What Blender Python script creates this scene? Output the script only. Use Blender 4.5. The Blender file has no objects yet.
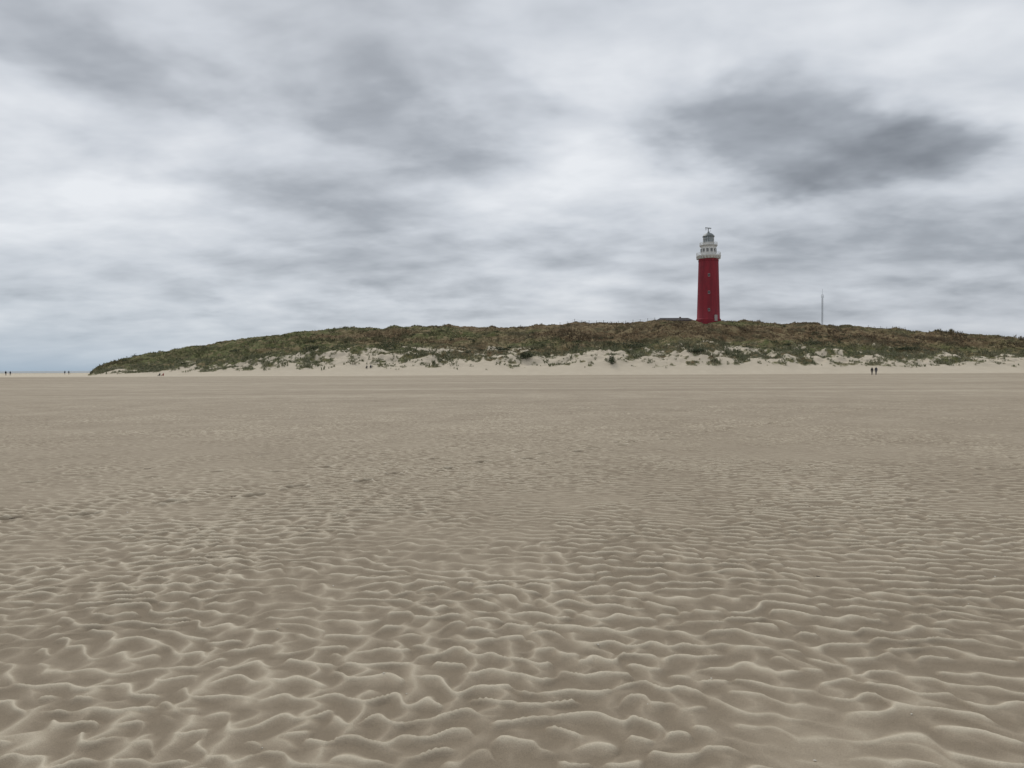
import bpy, bmesh, math, random
import numpy as np
from mathutils import Vector, Matrix
random.seed(7); rng=np.random.default_rng(11)
scene=bpy.context.scene
scene.view_settings.view_transform='Standard'; scene.view_settings.look='None'
scene.view_settings.exposure=0; scene.view_settings.gamma=1
F=711.0; EYE=1.6
def hor(px): return 371.2-4.4*px/1024.0
def U(px): return (px-512)/F

# ---------------------------------------------------------------- noise
def _h(ix,iy,s):
    n=(ix.astype(np.int64)*374761393+iy.astype(np.int64)*668265263+s*1442695041)&0xffffffff
    n=((n^(n>>13))*1274126177)&0xffffffff
    n=n^(n>>16)
    return (n&0xffffff)/float(0xffffff)
def vn(x,y,s=0):
    x=np.asarray(x,float); y=np.asarray(y,float)
    ix=np.floor(x); iy=np.floor(y); fx=x-ix; fy=y-iy
    fx=fx*fx*fx*(fx*(fx*6-15)+10); fy=fy*fy*fy*(fy*(fy*6-15)+10)
    a=_h(ix,iy,s); b=_h(ix+1,iy,s); c=_h(ix,iy+1,s); d=_h(ix+1,iy+1,s)
    return (a+(b-a)*fx)*(1-fy)+(c+(d-c)*fx)*fy
def fbm(x,y,o=4,s=0,g=0.5):
    t=0;a=1;w=0
    for i in range(o):
        t=t+a*vn(x,y,s+i*17); w+=a; a*=g; x=x*2.03+5.1; y=y*2.03+9.7
    return t/w
def ss(a,b,x):
    t=np.clip((x-a)/(b-a),0,1); return t*t*(3-2*t)

# ---------------------------------------------------------------- node helpers
def new_mat(name):
    m=bpy.data.materials.new(name); m.use_nodes=True
    return m,m.node_tree.nodes,m.node_tree.links,m.node_tree.nodes['Principled BSDF']
def plain(name,col,rough=0.7,metal=0,var=0.15,scale=3.0,bump=0.0,stretch=(1,1,1)):
    m,n,l,b=new_mat(name)
    tc=n.new('ShaderNodeTexCoord'); mp=n.new('ShaderNodeMapping'); mp.inputs['Scale'].default_value=stretch
    nz=n.new('ShaderNodeTexNoise'); nz.inputs['Scale'].default_value=scale; nz.inputs['Detail'].default_value=4
    l.new(tc.outputs['Object'],mp.inputs['Vector']); l.new(mp.outputs[0],nz.inputs['Vector'])
    cr=n.new('ShaderNodeValToRGB'); e=cr.color_ramp.elements
    e[0].position=.3; e[1].position=.7
    e[0].color=tuple(c*(1-var) for c in col)+(1,); e[1].color=tuple(min(1,c*(1+var)) for c in col)+(1,)
    l.new(nz.outputs['Fac'],cr.inputs[0]); l.new(cr.outputs[0],b.inputs['Base Color'])
    b.inputs['Roughness'].default_value=rough; b.inputs['Metallic'].default_value=metal
    if bump:
        bp=n.new('ShaderNodeBump'); bp.inputs['Strength'].default_value=bump; bp.inputs['Distance'].default_value=.02
        l.new(nz.outputs['Fac'],bp.inputs['Height']); l.new(bp.outputs[0],b.inputs['Normal'])
    return m
def np_mesh(name,co,quads,smooth=True):
    me=bpy.data.meshes.new(name)
    k=quads.shape[1]
    me.vertices.add(len(co)); me.vertices.foreach_set('co',np.ascontiguousarray(co,dtype=np.float32).ravel())
    me.loops.add(quads.size); me.loops.foreach_set('vertex_index',np.ascontiguousarray(quads,dtype=np.int32).ravel())
    me.polygons.add(len(quads)); me.polygons.foreach_set('loop_start',np.arange(0,quads.size,k,dtype=np.int32))
    if smooth: me.polygons.foreach_set('use_smooth',np.ones(len(quads),dtype=bool))
    me.update(calc_edges=True)
    return me
def add_attr(me,name,v):
    a=me.attributes.new(name,'FLOAT','POINT'); a.data.foreach_set('value',np.ascontiguousarray(v,dtype=np.float32))
def link(name,me,mats=(),parent=None):
    o=bpy.data.objects.new(name,me); scene.collection.objects.link(o)
    for m in mats: o.data.materials.append(m)
    if parent: o.parent=parent
    return o

# ================================================================ BEACH
ang=np.radians(np.concatenate([np.linspace(-48,48,1150),np.arange(54,307,6.0)]))
rs=[.01]+list(np.arange(.3,2.5,.06)); r=2.5
while r<9: rs.append(r); r+=.0115
while r<62: rs.append(r); r+=.0115*(r/9)**1.6
while r<9500: rs.append(r); r*=1.06
rs=np.array(rs); NR=len(rs); NA=len(ang)
RR,AA=np.meshgrid(rs,ang,indexing='ij')
X=(RR*np.sin(AA)).ravel(); Y=(RR*np.cos(AA)-1.0).ravel(); R0=RR.ravel()
N=2048; dx=.015
def field(lam,ang0,sig_a,sig_k,seed):
    g=np.random.default_rng(seed)
    k=np.fft.fftfreq(N,dx); KX,KY=np.meshgrid(k,k,indexing='ij')
    K=np.hypot(KX,KY); TH=np.arctan2(KY,KX)-ang0; TH=(TH+np.pi)%(2*np.pi)-np.pi
    S=np.exp(-.5*((K-1/lam)/(sig_k/lam))**2-.5*(TH/sig_a)**2)
    A=np.fft.ifft2(S*(g.standard_normal((N,N))+1j*g.standard_normal((N,N))))
    return (A/np.sqrt(np.mean(np.abs(A)**2))).astype(np.complex64)
def samp(A,x,y):
    fx=(x/dx)%N; fy=(y/dx)%N; ix=fx.astype(int)%N; iy=fy.astype(int)%N; tx=fx-np.floor(fx); ty=fy-np.floor(fy)
    jx=(ix+1)%N; jy=(iy+1)%N
    return (A[ix,iy]*(1-tx)+A[jx,iy]*tx)*(1-ty)+(A[ix,jy]*(1-tx)+A[jx,jy]*tx)*ty
near=R0<80
xn=X[near]; yn=Y[near]
wx=xn+.12*(fbm(xn*2.2,yn*2.2,3,3)-.5)+.8*(fbm(xn*.15,yn*.15,2,8)-.5)
wy=yn+.18*(fbm(xn*2.2,yn*2.6,3,5)-.5)+1.2*(fbm(xn*.15,yn*.15,2,9)-.5)
A1=samp(field(.160,math.radians(84),math.radians(27),.25,1),wx,wy)
A2=samp(field(.24,math.radians(12),math.radians(40),.32,2),wx,wy)
def ridge(A,asym,extra=0):
    p=np.angle(A)+extra; p=p+asym*np.sin(p)
    return (1-np.sqrt(np.sin(p/2)**2+.0012))*np.clip(np.abs(A)/.7,0,1)**.6
wob=.30+.75*ss(3.5,-3.0,xn-0.1*yn)
r1=ridge(A1,.35,wob*.85*np.real(A2)); r2=ridge(A2,.15,.5*np.real(A1))
mask=.32+.38*ss(3,-2.5,xn-0.1*yn)+.9*(fbm(xn*1.1,yn*1.1,3,31)-.5)
r2=r2*np.clip(mask,0.0,.78)
hh=np.log(np.exp(14*r1)+np.exp(14*r2)-1)/14
fade=(1-.35*ss(7,16,R0[near]))*(1-ss(18,60,R0[near]))
amp=np.clip(.72+1.5*(fbm(xn*.45,yn*.45,3,44)-.38)+.9*(fbm(xn*1.6,yn*1.6,2,48)-.5),.22,1.3)*fade
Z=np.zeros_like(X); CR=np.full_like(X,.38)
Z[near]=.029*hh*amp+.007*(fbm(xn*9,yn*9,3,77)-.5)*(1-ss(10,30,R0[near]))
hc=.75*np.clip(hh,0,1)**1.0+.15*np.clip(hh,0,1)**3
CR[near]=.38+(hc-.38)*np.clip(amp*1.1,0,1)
Z+= .10*(fbm(X*.05,Y*.05,3,55)-.5)*ss(4,20,R0)*(1-ss(100,200,R0))
# footprints
way=[(-.80*7.2,7.2),(-.72*7.5,7.5),(-.38*8.96,8.96),(.01*12.5,12.5),(.15*14.6,14.6),(.33*19,19),(.5*28,28)]
def trail(way,step,depth,rad,seed):
    rr=random.Random(seed); side=1
    for (x0,y0),(x1,y1) in zip(way[:-1],way[1:]):
        L=math.hypot(x1-x0,y1-y0); n=max(1,int(L/step)); tx,ty=(x1-x0)/L,(y1-y0)/L
        for i in range(n):
            side=-side; t=(i+rr.uniform(-.15,.15))/n
            cx=x0+(x1-x0)*t-ty*side*.12+rr.uniform(-.05,.05); cy=y0+(y1-y0)*t+tx*side*.12+rr.uniform(-.05,.05)
            idx=np.where((np.abs(X-cx)<.5)&(np.abs(Y-cy)<.5))[0]
            if len(idx)==0: continue
            a=(X[idx]-cx)*tx+(Y[idx]-cy)*ty; b=-(X[idx]-cx)*ty+(Y[idx]-cy)*tx
            d=np.sqrt((a/1.7)**2+b**2)/rad
            d=d*(1+.25*(vn(X[idx]*12,Y[idx]*12,5)-.5))
            Z[idx]+= -depth*np.exp(-d**4)*1.0+depth*.45*np.exp(-((d-1.35)/.3)**2)
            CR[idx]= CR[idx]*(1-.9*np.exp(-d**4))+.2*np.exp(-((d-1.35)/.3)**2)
trail(way,.72,.055,.085,3)
trail([(-7,10.2),(-3,11.4),(1,13.9),(5,18.5)],.8,.03,.075,6)
trail([(4.2,7.6),(6.8,10.5),(12,15)],.8,.02,.07,9)
i=np.arange(NR-1)[:,None]*NA; j=np.arange(NA)[None,:]; j2=(j+1)%NA
q=np.stack([i+j,i+NA+j,i+NA+j2,i+j2],-1).reshape(-1,4)[:, ::-1]
co=np.stack([X,Y,Z],1)
me=np_mesh('beach',co,q)
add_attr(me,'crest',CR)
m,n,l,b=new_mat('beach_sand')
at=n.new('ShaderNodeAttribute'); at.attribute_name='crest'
geo=n.new('ShaderNodeNewGeometry')
def noise(n,l,src,scale,detail=5,rough=.55,st=(1,1,1),rot=0,dist=0):
    mp=n.new('ShaderNodeMapping'); mp.inputs['Scale'].default_value=st; mp.inputs['Rotation'].default_value=(0,0,rot)
    nz=n.new('ShaderNodeTexNoise'); nz.inputs['Scale'].default_value=scale; nz.inputs['Detail'].default_value=detail; nz.inputs['Roughness'].default_value=rough; nz.inputs['Distortion'].default_value=dist
    l.new(src,mp.inputs['Vector']); l.new(mp.outputs[0],nz.inputs['Vector']); return nz.outputs['Fac']
def mth(n,l,op,a,b=None,c=None,clamp=False):
    x=n.new('ShaderNodeMath'); x.operation=op; x.use_clamp=clamp
    for k,v in enumerate((a,b,c)):
        if v is None: continue
        if isinstance(v,(int,float)): x.inputs[k].default_value=v
        else: l.new(v,x.inputs[k])
    return x.outputs[0]
def mapr(n,l,v,a,b,c=0,d=1,smooth=True):
    x=n.new('ShaderNodeMapRange'); x.interpolation_type='SMOOTHSTEP' if smooth else 'LINEAR'
    l.new(v,x.inputs[0])
    for k,t in zip((1,2,3,4),(a,b,c,d)): x.inputs[k].default_value=t
    return x.outputs[0]
def mixc(n,l,f,a,b,mode='MIX'):
    x=n.new('ShaderNodeMix'); x.data_type='RGBA'; x.blend_type=mode
    if isinstance(f,(int,float)): x.inputs[0].default_value=f
    else: l.new(f,x.inputs[0])
    for k,v in ((6,a),(7,b)):
        if isinstance(v,tuple): x.inputs[k].default_value=v+(1,) if len(v)==3 else v
        else: l.new(v,x.inputs[k])
    return x.outputs[2]
P=geo.outputs['Position']
sep=n.new('ShaderNodeSeparateXYZ'); l.new(P,sep.inputs[0])
n_big=noise(n,l,P,.35,2); n_streak=noise(n,l,P,1.0,4,.6,(.02,.16,1),.05); n_mid=noise(n,l,P,1.0,5,.7,(.8,3.2,1),-.08)
n_grain=noise(n,l,P,260,1); n_patch=noise(n,l,P,9,4,.65)
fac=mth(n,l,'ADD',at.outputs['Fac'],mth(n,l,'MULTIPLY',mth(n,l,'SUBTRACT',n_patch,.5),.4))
fac=mth(n,l,'ADD',fac,mth(n,l,'MULTIPLY',mth(n,l,'SUBTRACT',n_big,.5),.35))
far=mapr(n,l,sep.outputs['Y'],15,60)
fac=mth(n,l,'ADD',fac,mth(n,l,'MULTIPLY',mth(n,l,'SUBTRACT',n_streak,.5),mth(n,l,'MULTIPLY',far,.9)))
fac=mth(n,l,'ADD',fac,mth(n,l,'MULTIPLY',mth(n,l,'SUBTRACT',n_mid,.5),mth(n,l,'MULTIPLY',mapr(n,l,sep.outputs['Y'],9,30),.85)))
fac=mth(n,l,'ADD',fac,mth(n,l,'MULTIPLY',mapr(n,l,sep.outputs['Y'],175,205),.42))
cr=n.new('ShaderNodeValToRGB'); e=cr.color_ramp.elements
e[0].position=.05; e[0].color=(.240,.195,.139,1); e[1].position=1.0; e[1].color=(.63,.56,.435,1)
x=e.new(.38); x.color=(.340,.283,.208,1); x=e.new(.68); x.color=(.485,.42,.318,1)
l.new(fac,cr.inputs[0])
gr=mapr(n,l,n_grain,.3,.7,.84,1.14,False)
gm=n.new('ShaderNodeCombineXYZ'); [l.new(gr,gm.inputs[k]) for k in range(3)]
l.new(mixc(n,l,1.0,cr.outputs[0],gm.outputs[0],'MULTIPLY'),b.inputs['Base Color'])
b.inputs['Roughness'].default_value=.92; b.inputs['Specular IOR Level'].default_value=.2
bp=n.new('ShaderNodeBump'); bp.inputs['Strength'].default_value=.6; bp.inputs['Distance'].default_value=.004
l.new(mth(n,l,'ADD',n_grain,mth(n,l,'MULTIPLY',n_patch,3)),bp.inputs['Height'])
l.new(bp.outputs[0],b.inputs['Normal'])
beach=link('beach',me,[m])

# ================================================================ DUNE
sil=[(50,382),(80,379),(90,374),(98,367),(112,362),(150,353),(200,345),(240,339.5),(260,336),(330,330.5),(345,328.5),(400,327.5),(418,326),(480,327.5),(520,327),(560,324),(575,322.5),(600,323),(660,321.5),(720,320.3),(745,321.5),(780,323),(850,326),(900,329.5),(960,334),(1024,338),(1150,342),(1400,345)]
su=np.array([U(p) for p,_ in sil]); sang=np.array([(hor(p)-y)/F for p,y in sil])
DR=275.
def D0f(u): return 202+6*(fbm(u*9+3,u*0+1.3,3,60)-.5)+ss(-.35,-.62,u)*20
def dune_h(u,D):
    x=u*D
    d0=D0f(u); Dr=DR+14*(fbm(u*5,u*0+7.7,2,62)-.5)
    Rz=np.maximum(np.interp(u,su,sang)*Dr+EYE,-.3)
    s=(D-d0)/(Dr-d0)
    f=np.interp(s,[-.3,0,.05,.12,.20,.30,.42,.62,.85,1.0,1.3,2.0,3.0],[-.1,0,.055,.145,.24,.36,.47,.67,.90,1,.93,.55,-.05])
    face=ss(.06,.22,s)*(1-.70*ss(.75,1.0,s))
    k=np.clip(Rz/12,0,1)
    hum=(fbm(x*.07,D*.07,4,20)-.5)*4.2+(fbm(x*.28,D*.28,3,24)-.5)*2.2
    z=Rz*f+hum*face*k+(fbm(x*.5,D*.5,3,27)-.5)*.8*ss(.1,.3,s)*k+(fbm(u*55,D*.02,3,70)-.5)*1.6*ss(.6,1,s)*k
    return z-.12
def veg(u,D,z):
    x=u*D; s=(D-D0f(u))/(DR-D0f(u))
    nz=fbm(x*.045,D*.07,3,90); n2=fbm(x*.30,D*.35,4,95,.6)
    v=s-.225-.36*(nz-.5)-.85*(n2-.5)
    return ss(-.08,.12,v)*ss(.07,.13,s)
us=np.linspace(-.70,1.15,1700); Ds=np.concatenate([np.linspace(190,290,300),np.linspace(292,440,40)])
UU,DD=np.meshgrid(us,Ds,indexing='xy'); u=UU.ravel(); D=DD.ravel()
z=dune_h(u,D); v=veg(u,D,z)
z=z+v*.25*(fbm(u*D*1.2,D*1.2,2,33)-.3)
co=np.stack([u*D,D,z],1); nu=len(us); nd=len(Ds)
i=np.arange(nd-1)[:,None]*nu; j=np.arange(nu-1)[None,:]
q=np.stack([i+j,i+j+1,i+nu+j+1,i+nu+j],-1).reshape(-1,4)
me=np_mesh('dune_hill',co,q); add_attr(me,'veg',v)
def veg_tint(n,l,P):
    na=noise(n,l,P,1,5,.6,(.022,.05,.12)); sp=n.new('ShaderNodeSeparateXYZ'); l.new(P,sp.inputs[0])
    t=mth(n,l,'ADD',na,mth(n,l,'MULTIPLY',mapr(n,l,sp.outputs['X'],-140,110),.12))
    t=mth(n,l,'ADD',t,mth(n,l,'MULTIPLY',mapr(n,l,sp.outputs['Z'],6,17),.09))
    return mapr(n,l,t,.50,.70)
m,n,l,b=new_mat('dune_ground')
at=n.new('ShaderNodeAttribute'); at.attribute_name='veg'; geo=n.new('ShaderNodeNewGeometry'); P=geo.outputs['Position']
tint=veg_tint(n,l,P); nb=noise(n,l,P,.35,5,.65); nc=noise(n,l,P,1.6,4,.6); nd_=noise(n,l,P,.12,5,.6)
green=(.118,.125,.050); brown=(.135,.092,.050); ochre=(.23,.18,.10); dark=(.040,.042,.022)
c=mixc(n,l,tint,green,brown)
c=mixc(n,l,mapr(n,l,nb,.48,.62),c,ochre)
c=mixc(n,l,mth(n,l,'MULTIPLY',mapr(n,l,nd_,.53,.63),.7),c,dark)
c=mixc(n,l,mth(n,l,'MULTIPLY',mapr(n,l,nc,.5,.75),.5),c,dark)
sand=mixc(n,l,nb,(.47,.405,.31),(.58,.51,.40))
straw=mixc(n,l,nc,(.19,.185,.11),(.33,.29,.19))
vv=mth(n,l,'ADD',at.outputs['Fac'],mth(n,l,'MULTIPLY',mth(n,l,'SUBTRACT',nc,.5),1.1))
c=mixc(n,l,mapr(n,l,vv,.55,1.0),straw,c)
l.new(mixc(n,l,mapr(n,l,vv,.2,.6),sand,c),b.inputs['Base Color'])
b.inputs['Roughness'].default_value=.95; b.inputs['Specular IOR Level'].default_value=.1
bp=n.new('ShaderNodeBump'); bp.inputs['Distance'].default_value=.4; l.new(mth(n,l,'MULTIPLY',at.outputs['Fac'],.6),bp.inputs['Strength']); l.new(nc,bp.inputs['Height']); l.new(bp.outputs[0],b.inputs['Normal'])
link('dune_hill',me,[m])

# ---------------- marram grass: one mesh of curved blades in tufts
T=95000
tu=rng.uniform(-.62,.98,T); tD=rng.uniform(200,284,T)
tz=dune_h(tu,tD); tv=veg(tu,tD,tz)
front=(tD-D0f(tu))/(DR-D0f(tu))
dens=fbm(tu*tD*.12,tD*.12,3,101); clump=fbm(tu*tD*.5,tD*.5,3,105)
keep=(rng.uniform(0,1,T)<np.where(front<.4,np.clip(tv*.65+.45*ss(.54,.66,clump)*(front>.12),0,1),.15+.55*ss(.4,.6,dens)))&(tz>.5)
tu,tD,tz,front=tu[keep],tD[keep],tz[keep],front[keep]; T=len(tu)
NB=6
tx=np.repeat(tu*tD,NB)+rng.normal(0,.16,T*NB); ty=np.repeat(tD,NB)+rng.normal(0,.16,T*NB); tz=np.repeat(tz,NB)
ridgeclump=1+1.0*ss(.55,.7,fbm(tu*tD*.25,tD*.1,3,133))
hgt=np.repeat(rng.uniform(.25,.7,T)*np.where(front>.8,.6,1)*ridgeclump,NB)*rng.uniform(.7,1.15,T*NB)
az=rng.uniform(0,2*np.pi,T*NB); w=rng.uniform(.05,.11,T*NB); lean=rng.uniform(.1,.6,T*NB)*hgt
oa=rng.uniform(0,2*np.pi,T*NB)
c0=np.stack([tx-np.cos(oa)*w,ty-np.sin(oa)*w,tz-.15],1); c1=np.stack([tx+np.cos(oa)*w,ty+np.sin(oa)*w,tz-.15],1)
c2=np.stack([tx+np.cos(az)*lean*.4+np.cos(oa)*w*.7,ty+np.sin(az)*lean*.4+np.sin(oa)*w*.7,tz+hgt*.65],1)
c3=np.stack([tx+np.cos(az)*lean,ty+np.sin(az)*lean,tz+hgt],1)
co=np.stack([c0,c1,c2,c3],1).reshape(-1,3); q=np.arange(len(co)).reshape(-1,4)
me=np_mesh('marram_grass',co,q,False)
tone=np.repeat(np.repeat(rng.uniform(0,1,T)*.6+.4*fbm(tu*tD*.06,tD*.06,3,120),NB),4)
add_attr(me,'tone',tone); add_attr(me,'low',np.repeat(np.repeat(1-ss(.2,.6,front),NB),4))
m,n,l,b=new_mat('marram_blades')
geo=n.new('ShaderNodeNewGeometry'); tint=veg_tint(n,l,geo.outputs['Position'])
a1=n.new('ShaderNodeAttribute'); a1.attribute_name='tone'; a2=n.new('ShaderNodeAttribute'); a2.attribute_name='low'
def ramp(stops,src):
    cr=n.new('ShaderNodeValToRGB'); e=cr.color_ramp.elements
    e[0].position,e[0].color=stops[0][0],stops[0][1]+(1,); e[1].position,e[1].color=stops[-1][0],stops[-1][1]+(1,)
    for p,c_ in stops[1:-1]: e.new(p).color=c_+(1,)
    l.new(src,cr.inputs[0]); return cr.outputs[0]
g_=ramp([(.1,(.066,.076,.028)),(.45,(.130,.140,.058)),(.7,(.20,.19,.095)),(.95,(.33,.28,.17))],a1.outputs['Fac'])
b_=ramp([(.1,(.080,.056,.032)),(.45,(.145,.104,.057)),(.7,(.20,.155,.088)),(.95,(.31,.24,.15))],a1.outputs['Fac'])
lo=ramp([(0.,(.10,.115,.055)),(.5,(.19,.195,.112)),(1.,(.37,.33,.235))],a1.outputs['Fac'])
l.new(mixc(n,l,a2.outputs['Fac'],mixc(n,l,tint,g_,b_),lo),b.inputs['Base Color']); b.inputs['Roughness'].default_value=.8
link('marram_grass',me,[m])

# ---------------- shrubs
leafmat=plain('shrub_leaves',(.050,.062,.026),.8,0,.5,1.2)
def shrub_mesh(items,name):
    cs=[];
    for (cx,cy,cz,rx,rz,nl) in items:
        lob=[(rng.normal(0,.45)*rx,rng.normal(0,.35)*rx,abs(rng.normal(.25,.3))*rz,rng.uniform(.35,.6)) for _ in range(7)]
        for _ in range(nl):
            lx,ly,lz,lr=lob[rng.integers(7)]
            d=rng.normal(0,1,3); d/=np.linalg.norm(d); rr=rng.uniform(.6,1.05)
            c=np.array([cx+lx+d[0]*rx*lr*rr,cy+ly+d[1]*rx*lr*rr,max(cz-.1,cz+lz+d[2]*rz*lr*rr)])
            a=rng.normal(0,1,3); a/=np.linalg.norm(a); bb=np.cross(a,rng.normal(0,1,3)); bb/=np.linalg.norm(bb)
            s=rng.uniform(.10,.24)
            cs+= [c-a*s,c+bb*s*.5,c+a*s,c-bb*s*.5]
    co=np.array(cs); me=np_mesh(name,co,np.arange(len(co)).reshape(-1,4),False)
    return link(name,me,[leafmat])
def at_px(px,D): 
    u_=np.array([U(px)]); return U(px)*D,float(D),float(dune_h(u_,np.array([float(D)]))[0])
def D_for(px,py):
    Dl=np.arange(205,282,.5); uu=np.full(Dl.shape,U(px)); zz=dune_h(uu,Dl); yy=hor(px)-(zz-EYE)/Dl*F
    k=np.argmin(np.abs(yy-py)); return float(Dl[k])
for (px,py,rx,rz) in [(387,347,5.0,3.0),(318,349,4.0,1.2),(526,359,2.4,2.0),(612,363,1.5,1.9),(638,347,8,1.6),(812,345,9,1.4),(500,350,3,.8),(240,352,3,.8),(905,350,4,.8),(700,352,4,.9)]:
    x_,y_,z_=at_px(px,D_for(px,py)); shrub_mesh([(x_,y_,z_,rx,rz,1300 if rx>2 else 500)],'dune_shrub')
items=[]
for _ in range(230):
    uu=rng.uniform(-.55,.95); DD_=rng.uniform(222,278)
    if fbm(np.array([uu*DD_*.05]),np.array([DD_*.05]),3,140)[0]<.50: continue
    items.append((uu*DD_,DD_,float(dune_h(np.array([uu]),np.array([DD_]))[0]),rng.uniform(.6,2.2),rng.uniform(.3,.8),110))
shrub_mesh(items,'dune_scrub_cover')

# ================================================================ LIGHTHOUSE
def lathe(name,prof,mats,parent,seg=64,face_mat=None,smooth=True):
    bm=bmesh.new(); rings=[]
    for (r_,z_) in prof:
        rings.append([bm.verts.new((r_*math.cos(2*math.pi*k/seg),r_*math.sin(2*math.pi*k/seg),z_)) for k in range(seg)])
    for a,(ra,rb) in enumerate(zip(rings[:-1],rings[1:])):
        for k in range(seg):
            f=bm.faces.new((ra[k],ra[(k+1)%seg],rb[(k+1)%seg],rb[k])); f.smooth=smooth
            if face_mat: f.material_index=face_mat(a)
    bm.faces.new(rings[-1]); bm.faces.new(rings[0][::-1])
    me=bpy.data.meshes.new(name); bm.to_mesh(me); bm.free()
    o=link(name,me,mats,parent)
    md=o.modifiers.new('es','EDGE_SPLIT'); md.split_angle=math.radians(35)
    return o
def boxes(name,lst,mat,parent):
    bm=bmesh.new()
    for (c,s,rz) in lst:
        M=Matrix.Translation(Vector(c))@Matrix.Rotation(rz,4,'Z')@Matrix.Diagonal(Vector((*s,1)))
        bmesh.ops.create_cube(bm,size=1,matrix=M)
    me=bpy.data.meshes.new(name); bm.to_mesh(me); bm.free(); return link(name,me,[mat],parent)
def rods(name,segs,mat,parent):
    bm=bmesh.new()
    for (a,b_,r_) in segs:
        a=Vector(a); b_=Vector(b_); d=b_-a
        M=Matrix.Translation((a+b_)/2)@d.to_track_quat('Z','Y').to_matrix().to_4x4()
        bmesh.ops.create_cone(bm,cap_ends=True,segments=6,radius1=r_,radius2=r_,depth=d.length,matrix=M)
    me=bpy.data.meshes.new(name); bm.to_mesh(me); bm.free(); return link(name,me,[mat],parent)
red,n,l,b=new_mat('red_painted_render')
geo=n.new('ShaderNodeNewGeometry'); na=noise(n,l,geo.outputs['Position'],1,6,.6,(.8,.8,.10)); nb=noise(n,l,geo.outputs['Position'],.5,6,.6)
c=mixc(n,l,mapr(n,l,na,.35,.7),(.255,.022,.034),(.180,.018,.028)); c=mixc(n,l,mth(n,l,'MULTIPLY',mapr(n,l,nb,.5,.75),.4),c,(.125,.024,.030))
l.new(c,b.inputs['Base Color']); b.inputs['Roughness'].default_value=.75; b.inputs['Specular IOR Level'].default_value=.35
white=plain('white_painted_iron',(.62,.62,.60),.5,0,.15,1.2,stretch=(1,1,.3)); grey=plain('grey_lead_roof',(.16,.18,.18),.5,.2,.2,1); darkm=plain('dark_window_pane',(.03,.035,.04),.15,0,.2,1)
frame_m=plain('weathered_window_frame',(.36,.32,.31),.7)
gl_m=plain('lantern_glass',(.14,.18,.20),.1,0,.3,1); steel=plain('galvanised_steel',(.20,.22,.23),.45,.3,.15,2)
lx,ly,lz=at_px(708.3,DR)
lh=bpy.data.objects.new('lighthouse',None); scene.collection.objects.link(lh); lh.location=(lx,ly,EYE+(hor(708)-321)/F*DR)
H=23.7; rb,rt=4.35,3.72
def rad(z_): return rb+(rt-rb)*z_/H
lathe('tower',[(rb+.35,-3),(rb+.35,.5),(rb+.12,.7),(rad(.9),.9),(rad(6),6),(rad(12),12),(rad(18),18),(rad(22.8),22.8),(rt+.14,22.85),(rt+.14,23.1),(rt,23.15),(rt,H-.02)],[red],lh)
lathe('cornice',[(rt+.1,H),(rt+.3,H+.25),(rt+.4,H+.45),(rt+.85,H+.9),(rt+.9,H+1.15),(rt+.9,H+1.3),(.5,H+1.3)],[white],lh)
boxes('cornice_brackets',[((math.cos(a)*(rt+.42),math.sin(a)*(rt+.42),H+.42),(.75,.18,.75),a) for a in np.arange(24)*2*math.pi/24],white,lh)
def rail(name,r_,z0,h,nn):
    s=[]
    for k in range(nn):
        a=2*math.pi*k/nn; a2=2*math.pi*(k+1)/nn
        p=(r_*math.cos(a),r_*math.sin(a)); p2=(r_*math.cos(a2),r_*math.sin(a2))
        s.append(((*p,z0),(*p,z0+h),.045))
        for t in (.35,.68,1.0): s.append(((*p,z0+h*t),(*p2,z0+h*t),.032))
    return rods(name,s,white,lh)
rail('lower_gallery_railing',rt+.78,H+1.3,1.15,40)
Z1=H+1.3
lathe('watch_room',[(3.05,Z1),(3.05,Z1+.2),(2.92,Z1+.25),(2.92,Z1+3.3),(3.1,Z1+3.4),(3.1,Z1+3.6),(2.6,Z1+3.62)],[white],lh)
boxes('watch_room_windows',[((2.93*math.cos(a),2.93*math.sin(a),Z1+1.9),(.12,.75,1.25),a) for a in np.arange(12)*2*math.pi/12+.13],darkm,lh)
boxes('watch_room_window_frames',[((2.95*math.cos(a),2.95*math.sin(a),Z1+1.9+dz),(.16,.95 if hz else .07,.1 if hz else 1.25),a) for a in np.arange(12)*2*math.pi/12+.13 for dz,hz in ((-.7,1),(.7,1),(0,0))],white,lh)
Z2=Z1+3.62
lathe('upper_gallery',[(2.6,Z2),(3.35,Z2+.15),(3.4,Z2+.35),(1.0,Z2+.35)],[white],lh)
rail('upper_gallery_railing',3.3,Z2+.35,1.05,32)
Z3=Z2+.35
lathe('lantern_base',[(2.2,Z3),(2.2,Z3+.9),(2.3,Z3+.92),(2.3,Z3+1.05),(1.5,Z3+1.05)],[white],lh)
lathe('lantern_glazing',[(1.95,Z3+1.05),(1.95,Z3+3.3)],[gl_m],lh,32)
seg=[]
for k in range(16):
    a=2*math.pi*k/16; a2=2*math.pi*(k+1)/16; p=(2.03*math.cos(a),2.03*math.sin(a)); p2=(2.03*math.cos(a2),2.03*math.sin(a2))
    seg+=[((*p,Z3+1.05),(*p,Z3+3.3),.06),((*p,Z3+1.8),(*p2,Z3+1.8),.04),((*p,Z3+2.55),(*p2,Z3+2.55),.04)]
rods('lantern_bars',seg,white,lh)
lathe('lantern_dome',[(2.25,Z3+3.3),(2.3,Z3+3.5),(2.1,Z3+3.75),(1.7,Z3+4.25),(1.1,Z3+4.65),(.5,Z3+4.85),(.35,Z3+5.1),(.4,Z3+5.3),(.15,Z3+5.5)],[grey],lh,32)
ZT=Z3+5.4
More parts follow.
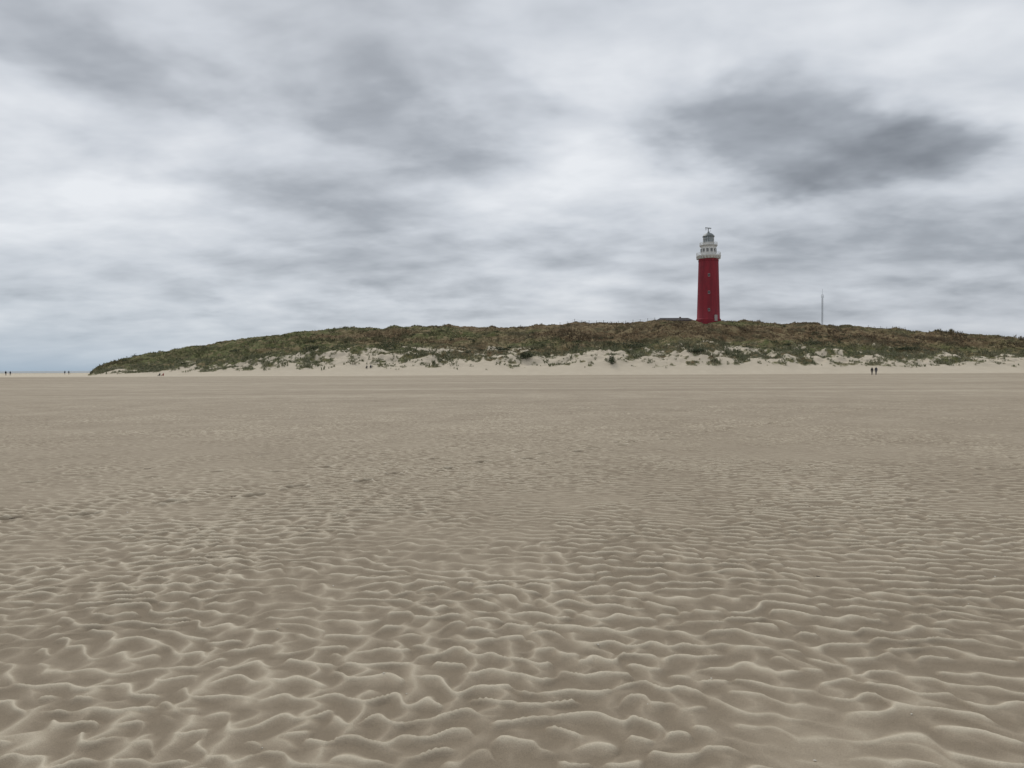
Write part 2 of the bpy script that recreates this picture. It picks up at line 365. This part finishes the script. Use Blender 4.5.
rods('radar_mast',[((0,0,ZT),(0,0,ZT+1.2),.13),((-1.2,-.2,ZT+.75),(0,0,ZT+.5),.06),((-1.2,-.2,ZT+.3),(-1.2,-.2,ZT+1.6),.04),((.8,0,ZT-.3),(.8,0,ZT+.9),.035)],grey,lh)
boxes('radar_scanner',[((-.1,0,ZT+1.3),(2.6,.3,.3),.35)],grey,lh)
wl=[];fl=[]
for zz in (4.0,10.6,17.2):
    for a in (-math.pi/2-.22, -math.pi/2+2.1, -math.pi/2-2.4):
        r_=rad(zz); wl.append(((math.cos(a)*(r_-.02),math.sin(a)*(r_-.02),zz),(.16,.55,.9),a))
        for dz,sz in ((-.52,.12),(.52,.12)): fl.append(((math.cos(a)*r_,math.sin(a)*r_,zz+dz),(.3,.80,sz),a))
        for dy in (-.33,.33): fl.append(((math.cos(a)*r_-math.sin(a)*dy,math.sin(a)*r_+math.cos(a)*dy,zz),(.24,.09,.9),a))
boxes('tower_windows',wl,darkm,lh); boxes('tower_window_surrounds',fl,frame_m,lh)
boxes('door',[((math.cos(-1.2)*(rb+.3),math.sin(-1.2)*(rb+.3),.9),(.3,1.2,2.3),-1.2)],frame_m,lh)

# low keeper building beside tower
brick=plain('brown_brick',(.15,.09,.06),.85,0,.25,6); roofm=plain('dark_roof_tiles',(.045,.04,.04),.9,0,.2,3)
hx,hy,_=at_px(674,281); hz=EYE+(hor(673)-318.0)/F*281-3.3
hs=bpy.data.objects.new('brick_house',None); scene.collection.objects.link(hs); hs.location=(hx,hy,hz)
boxes('walls',[((0,0,.9),(14,5,2.4),0)],brick,hs)
bm=bmesh.new(); vs=[bm.verts.new(p) for p in [(-7.3,-2.9,2.1),(7.3,-2.9,2.1),(7.3,2.9,2.1),(-7.3,2.9,2.1),(-5.5,0,3.3),(5.5,0,3.3)]]
for f in [(0,1,5,4),(2,3,4,5),(1,2,5),(3,0,4),(3,2,1,0)]: bm.faces.new([vs[k] for k in f])
me=bpy.data.meshes.new('roof'); bm.to_mesh(me); bm.free(); link('roof',me,[roofm],hs)
boxes('chimney',[((2.5,.4,3.3),(.6,.6,.8),0)],brick,hs)
boxes('windows',[((x_,-2.5,1.3),(1.1,.1,.9),0) for x_ in (-4,-1.3,1.5,4.2)],darkm,hs)

# lattice mast
mx,my,mz=at_px(822,284); 
s=[];W=.28;HM=14.6
cor=[(W*math.cos(a),W*math.sin(a)) for a in (0,2.094,4.189)]
for k in range(3):
    c1=cor[k]; c2=cor[(k+1)%3]; s.append(((*c1,-1),(*c1,HM-1.5),.045))
    for t in range(int(HM-2)): s.append(((*c1,t),(*c2,t+1),.022)); s.append(((*c1,t),(*c2,t),.02))
s.append(((0,0,HM-1.6),(0,0,HM+.6),.035)); s.append(((-.5,0,HM-2.5),(.5,0,HM-2.5),.03)); s.append(((-.5,0,HM-3),(-.5,0,HM-1.8),.03)); s.append(((.5,0,HM-3),(.5,0,HM-1.8),.03))
mo=rods('radio_mast',s,steel,None); mo.location=(mx,my,mz)
wood=plain('weathered_wood',(.12,.10,.08),.9,0,.3,4)
def fence(p0,p1,D,step):
    s=[];prev=None
    for px in np.arange(p0,p1,step):
        x_,y_,z_=at_px(px,D+rng.uniform(-.3,.3)); hgt_=1.25+rng.uniform(-.1,.1)
        s.append(((x_,y_,z_-.3),(x_+rng.uniform(-.08,.08),y_,z_+hgt_),.07))
        if prev:
            for t in (.5,1.0): s.append(((prev[0],prev[1],prev[2]+t),(x_,y_,z_+t),.015))
        prev=(x_,y_,z_)
    rods('wooden_fence',s,wood,None)
fence(335,352,273,5.5); fence(560,655,276,7.3); fence(868,905,276,6.1)

# ================================================================ SEA
bm=bmesh.new(); vs=[bm.verts.new(p) for p in [(-9000,520,.06),(-330,520,.06),(-600,9000,.06),(-9000,9000,.06)]]; bm.faces.new(vs)
me=bpy.data.meshes.new('sea'); bm.to_mesh(me); bm.free()
link('sea',me,[plain('sea_water',(.09,.12,.13),.35,0,.3,.02,.3)])

# ================================================================ PEOPLE
skin=plain('skin',(.45,.27,.19),.6,0,.05,5); shoe=plain('shoes',(.03,.03,.03),.7)
def person(name,x,y,z,face,h,pose,jac,tro,hairc,seed):
    rr=random.Random(seed)
    v=[];e=[];rad_=[]
    def add(p,r_,par=None):
        v.append(p); rad_.append(r_)
        if par is not None: e.append((par,len(v)-1))
        return len(v)-1
    sit=pose=='sit'; hipz=.09 if sit else .50
    pel=add((0,0,hipz+.02),.085); wa=add((0,.005,hipz+.10),.075,pel); ch=add((0,-.005,hipz+.23),.09,wa); sh=add((0,0,hipz+.305),.06,ch)
    nk=add((0,0,hipz+.345),.032,sh); hb=add((0,.008,hipz+.385),.042,nk); hm=add((0,.008,hipz+.425),.052,hb); ht=add((0,.0,hipz+.465),.036,hm)
    for sd in (-1,1):
        sw=(.10*sd if pose=='walk' else .02*sd)
        if sit:
            hp=add((.055*sd,.03,hipz-.01),.058,pel); kn=add((.075*sd,.24,hipz+.15),.036,hp); an=add((.075*sd,.40,.03),.024,kn); to=add((.08*sd,.47,.02),.02,an)
            el=add((.13*sd,.03,hipz+.15),.026,add((.105*sd,0,hipz+.29),.036,sh)); wr=add((.09*sd,.15,hipz+.14),.017,el)
        else:
            hp=add((.05*sd,.0,hipz-.03),.058,pel); kn=add((.053*sd,sw*.9+.015,.27),.036,hp); an=add((.055*sd,sw*1.35,.035),.023,kn); to=add((.065*sd,sw*1.35+.085,.018),.02,an)
            s0=add((.105*sd,0,hipz+.29),.036,sh); el=add((.13*sd,-sw*.5-.01,hipz+.11),.027,s0); wr=add((.135*sd,-sw*.9+.02,hipz-.02),.018,el)
        d=Vector(v[wr])-Vector(v[el]); d.normalize(); sx=Vector((0,1,0)) if not sit else Vector((1,0,0)); 
        pm=Vector(v[wr])+d*.028; pa=add(tuple(pm),.017,wr)
        for k,(off,L) in enumerate(((-.014,.032),(-.005,.040),(.005,.043),(.013,.038))):
            f0=add(tuple(pm+sx*off+d*.018),.0058,pa); f1=add(tuple(pm+sx*off*1.2+d*L+Vector((-sd*.006,0,0))),.005,f0)
        t0=add(tuple(Vector(v[wr])+sx*.02+d*.018),.006,wr); add(tuple(Vector(v[wr])+sx*.026+d*.04),.005,t0)
    me=bpy.data.meshes.new('p'); me.from_pydata([tuple(c*h for c in p) for p in v],e,[])
    o=bpy.data.objects.new('tmp',me); scene.collection.objects.link(o)
    o.modifiers.new('s','SKIN'); o.modifiers.new('ss','SUBSURF').levels=1
    for k,sv in enumerate(me.skin_vertices[0].data):
        sv.radius=(rad_[k]*h*(1.25 if k in (1,2) or k==0 else 1),rad_[k]*h*(.85 if k<4 else 1)); sv.use_root=(k==0)
    dg=bpy.context.evaluated_depsgraph_get(); me2=bpy.data.meshes.new_from_object(o.evaluated_get(dg)); bpy.data.objects.remove(o)
    bm=bmesh.new(); bm.from_mesh(me2)
    hz=(hipz+.425)*h
    for (px_,py_,pz_,r_) in [(0,.062*h,hz,.011*h),(-.05*h,.008*h,hz,.014*h),(.05*h,.008*h,hz,.014*h)]:
        bmesh.ops.create_icosphere(bm,subdivisions=1,radius=r_,matrix=Matrix.Translation((px_,py_,pz_)))
    for sx_ in (-1,1): bmesh.ops.create_icosphere(bm,subdivisions=1,radius=.006*h,matrix=Matrix.Translation((sx_*.018*h,.056*h,hz+.008*h)))
    for f in bm.faces:
        c=f.calc_center_median()/h; f.smooth=True
        zr=c.z-hipz
        if zr>.36: f.material_index=3 if (zr>.462 or (c.y<.0 and zr>.39)) else 2
        elif sit:
            f.material_index=1 if (c.y>.08 and c.z<hipz+.2 and abs(c.x)<.12 and not(abs(c.x)>.1 and c.z>.2)) or zr<.03 else 0
            if c.z<.05 and c.y>.36: f.material_index=4
        else:
            f.material_index=0 if zr>-.03 else 1
            if abs(c.x)>.108: f.material_index=0 if zr>-.03 else 2
            if c.z<.045: f.material_index=4
    bm.to_mesh(me2); bm.free(); me2.materials.clear()
    ob=link(name,me2,[plain('jacket',jac,.8,0,.1,8),plain('trousers',tro,.85,0,.1,8),skin,plain('hair',hairc,.7),shoe])
    ob.location=(x,y,z); ob.rotation_euler=(0,0,face); return ob
def gz(px,D): 
    return max(0.0,float(dune_h(np.array([U(px)]),np.array([float(D)]))[0]))
def put(px,D,face,h,pose,jac,tro,seed,hair=(.06,.04,.025)):
    person('person',U(px)*D,D,gz(px,D) if D>195 else 0,face,h,pose,jac,tro,hair,seed)
navy=(.02,.025,.045); blk=(.015,.015,.018); gry=(.10,.10,.11); rd=(.25,.04,.04); jean=(.04,.06,.10)
put(872,150,-.4,1.72,'walk',blk,navy,1); put(876,149.6,-.3,1.80,'walk',navy,blk,2)
put(367,211,2.9,1.7,'sit',blk,navy,3); put(371,211.5,3.2,1.75,'sit',navy,blk,4)
put(160,205,1.3,1.7,'sit',blk,jean,5); put(163.5,205.5,1.3,1.65,'sit',rd,navy,6)
put(6,255,.6,1.78,'stand',blk,navy,7); put(10.5,256,.4,1.7,'walk',navy,blk,8)
put(65,290,1.0,1.75,'walk',navy,jean,9); put(69,292,1.0,1.7,'walk',blk,navy,10)

# ================================================================ SHELLS / DEBRIS
sub=np.where(R0<26)[0][::7]; Xs,Ys,Zs=X[sub],Y[sub],Z[sub]
def gz2(x,y): return float(Zs[np.argmin((Xs-x)**2+(Ys-y)**2)])
bm=bmesh.new()
for k in range(110):
    D_=2.6+22*rng.uniform()**1.3; u_=rng.uniform(-.85,.85); x_,y_=u_*D_,D_; zz=gz2(x_,y_)+.001; s=rng.uniform(.004,.008)*(1+D_*.04); ro=Matrix.Rotation(rng.uniform(0,6.28),4,'Z')@Matrix.Rotation(rng.uniform(-.5,.5),4,'X')
    M=Matrix.Translation((x_,y_,zz))@ro
    hinge=bm.verts.new(M@Vector((0,-s*.8,.1*s))); rim=[];mid=[]
    for t in range(7):
        a=math.pi*(.08+.84*t/6); mid.append(bm.verts.new(M@Vector((math.cos(a)*s*.6,math.sin(a)*s*.55-.2*s,s*(.42+.05*(t%2)))))); rim.append(bm.verts.new(M@Vector((math.cos(a)*s,math.sin(a)*s,-.0*s))))
    for t in range(6):
        bm.faces.new((hinge,mid[t],mid[t+1])); bm.faces.new((mid[t],rim[t],rim[t+1],mid[t+1]))
me=bpy.data.meshes.new('seashells'); bm.to_mesh(me); bm.free(); link('seashells',me,[plain('shell',(.60,.56,.48),.5,0,.35,3)])
s=[]
for (px,py) in [(905,512),(820,578),(232,499),(12,522),(325,489),(150,470)]:
    D_=EYE*F/(py-hor(px)); x_=U(px)*D_; zz=gz2(x_,D_)+.004
    for _ in range(3):
        a=rng.uniform(0,6.28); L=rng.uniform(.015,.03)*(1+D_*.05); p=(x_+rng.normal(0,.015*(1+D_*.1)),D_+rng.normal(0,.02),zz)
        s.append((p,(p[0]+math.cos(a)*L,p[1]+math.sin(a)*L,zz+rng.uniform(0,.006)),.002*(1+D_*.05)))
rods('seaweed_debris',s,plain('dried_seaweed',(.06,.045,.03),.8),None)

# ================================================================ WORLD
SE,SA=math.radians(50),math.radians(-22)
w=bpy.data.worlds.new('World'); scene.world=w; w.use_nodes=True; n=w.node_tree.nodes; l=w.node_tree.links; n.clear()
out=n.new('ShaderNodeOutputWorld'); sky=n.new('ShaderNodeTexSky'); sky.sky_type='NISHITA'; sky.sun_disc=False; sky.sun_elevation=SE; sky.sun_rotation=SA; sky.air_density=1; sky.dust_density=2
b1=n.new('ShaderNodeBackground'); b1.inputs[1].default_value=.07; l.new(sky.outputs[0],b1.inputs[0])
tc=n.new('ShaderNodeTexCoord'); G=tc.outputs['Generated']; sp=n.new('ShaderNodeSeparateXYZ'); l.new(G,sp.inputs[0]); x,y,z=sp.outputs
zc=mth(n,l,'ADD',mth(n,l,'MAXIMUM',z,0),.21)
cx=n.new('ShaderNodeCombineXYZ'); l.new(mth(n,l,'DIVIDE',x,zc),cx.inputs[0]); l.new(mth(n,l,'DIVIDE',y,zc),cx.inputs[1]); PL=cx.outputs[0]
n1=noise(n,l,PL,1.3,5,.50,(.85,1.0,1),.5,.2); n2=noise(n,l,PL,4.3,4,.52,(.72,1.0,1),.45,.2)
wv=n.new('ShaderNodeTexNoise'); wv.inputs['Scale'].default_value=3.0; wv.inputs['Detail'].default_value=4; wv.inputs['Roughness'].default_value=.55; l.new(PL,wv.inputs['Vector'])
ws=n.new('ShaderNodeSeparateColor'); l.new(wv.outputs['Color'],ws.inputs[0])
azr=mth(n,l,'ARCTAN2',x,y)
az=mth(n,l,'ADD',azr,mth(n,l,'MULTIPLY',mth(n,l,'SUBTRACT',ws.outputs[0],.5),.30))
el=mth(n,l,'ADD',mth(n,l,'ARCSINE',z),mth(n,l,'MULTIPLY',mth(n,l,'SUBTRACT',ws.outputs[1],.5),.15))
def spot(px,py,rx,ry,k,tilt=0,flat=False):
    a=math.atan(U(px)); e_=math.atan((369-py)/F*math.cos(a))
    da=mth(n,l,'SUBTRACT',az,a); de=mth(n,l,'SUBTRACT',el,e_)
    if tilt: de=mth(n,l,'ADD',de,mth(n,l,'MULTIPLY',da,tilt))
    da=mth(n,l,'MULTIPLY',da,F/rx); de=mth(n,l,'MULTIPLY',de,F/ry)
    q=mth(n,l,'ADD',mth(n,l,'MULTIPLY',da,da),mth(n,l,'MULTIPLY',de,de))
    if flat: q=mth(n,l,'POWER',q,1.5)
    return mth(n,l,'MULTIPLY',mth(n,l,'EXPONENT',mth(n,l,'MULTIPLY',q,-1.0)),k)
v=mth(n,l,'ADD',mth(n,l,'MULTIPLY',n1,.68),mth(n,l,'MULTIPLY',n2,.32))
v=mth(n,l,'ADD',mth(n,l,'MULTIPLY',mth(n,l,'SUBTRACT',v,.5),2.1),.71)
for s_ in [(775,135,110,50,-.42,.05,True),(895,158,85,27,-.36,0,True),(400,130,115,36,-.32,.2),(110,60,160,36,-.34,.3),(525,95,60,20,-.18,.2),(960,255,200,48,-.30,0),(480,270,260,34,-.20,0),(230,195,170,22,-.18,.15),
           (620,50,150,70,.16,0),(990,60,110,60,.14,0),(60,185,110,34,.10,0),(255,122,60,28,.20,.2),(600,190,90,28,.10,0),(250,318,280,14,.12,0)]:
    v=mth(n,l,'ADD',v,spot(*s_))
cr=n.new('ShaderNodeValToRGB'); e=cr.color_ramp.elements
e[0].position=.05; e[0].color=(.225,.245,.275,1); e[1].position=1.0; e[1].color=(.84,.865,.90,1)
q_=e.new(.38); q_.color=(.38,.41,.452,1); q_=e.new(.68); q_.color=(.62,.655,.705,1)
l.new(v,cr.inputs[0])
hz=mth(n,l,'EXPONENT',mth(n,l,'MULTIPLY',mth(n,l,'MAXIMUM',z,0),-18.0))
lft=mapr(n,l,azr,-.7,.3)
hcol=mixc(n,l,lft,(.34,.45,.56),(.40,.435,.49))
cc=mixc(n,l,mth(n,l,'MULTIPLY',hz,.88),cr.outputs[0],hcol)
b2=n.new('ShaderNodeBackground'); b2.inputs[1].default_value=1.0; l.new(cc,b2.inputs[0])
ms=n.new('ShaderNodeMixShader'); ms.inputs[0].default_value=.93; l.new(b1.outputs[0],ms.inputs[1]); l.new(b2.outputs[0],ms.inputs[2]); l.new(ms.outputs[0],out.inputs[0])
w.cycles.sampling_method='MANUAL'; w.cycles.sample_map_resolution=256

# SUN
sl=bpy.data.lights.new('sun','SUN'); sl.energy=1.25; sl.angle=math.radians(24); sl.color=(1,.96,.90)
so=bpy.data.objects.new('sun',sl); scene.collection.objects.link(so)
d=Vector((math.sin(SA)*math.cos(SE),math.cos(SA)*math.cos(SE),math.sin(SE))); so.rotation_euler=d.to_track_quat('Z','Y').to_euler()

# CAMERA
cam=bpy.data.cameras.new('camera'); cam.lens=25; cam.sensor_width=36; cam.clip_end=20000; cam.clip_start=.05
c=bpy.data.objects.new('camera',cam); scene.collection.objects.link(c); c.location=(0,0,EYE)
R=Matrix.Rotation(math.radians(90)-math.atan(15/F),4,'X')@Matrix.Rotation(math.radians(-.246),4,'Z')
c.matrix_world=Matrix.Translation((0,0,EYE))@R
scene.camera=c
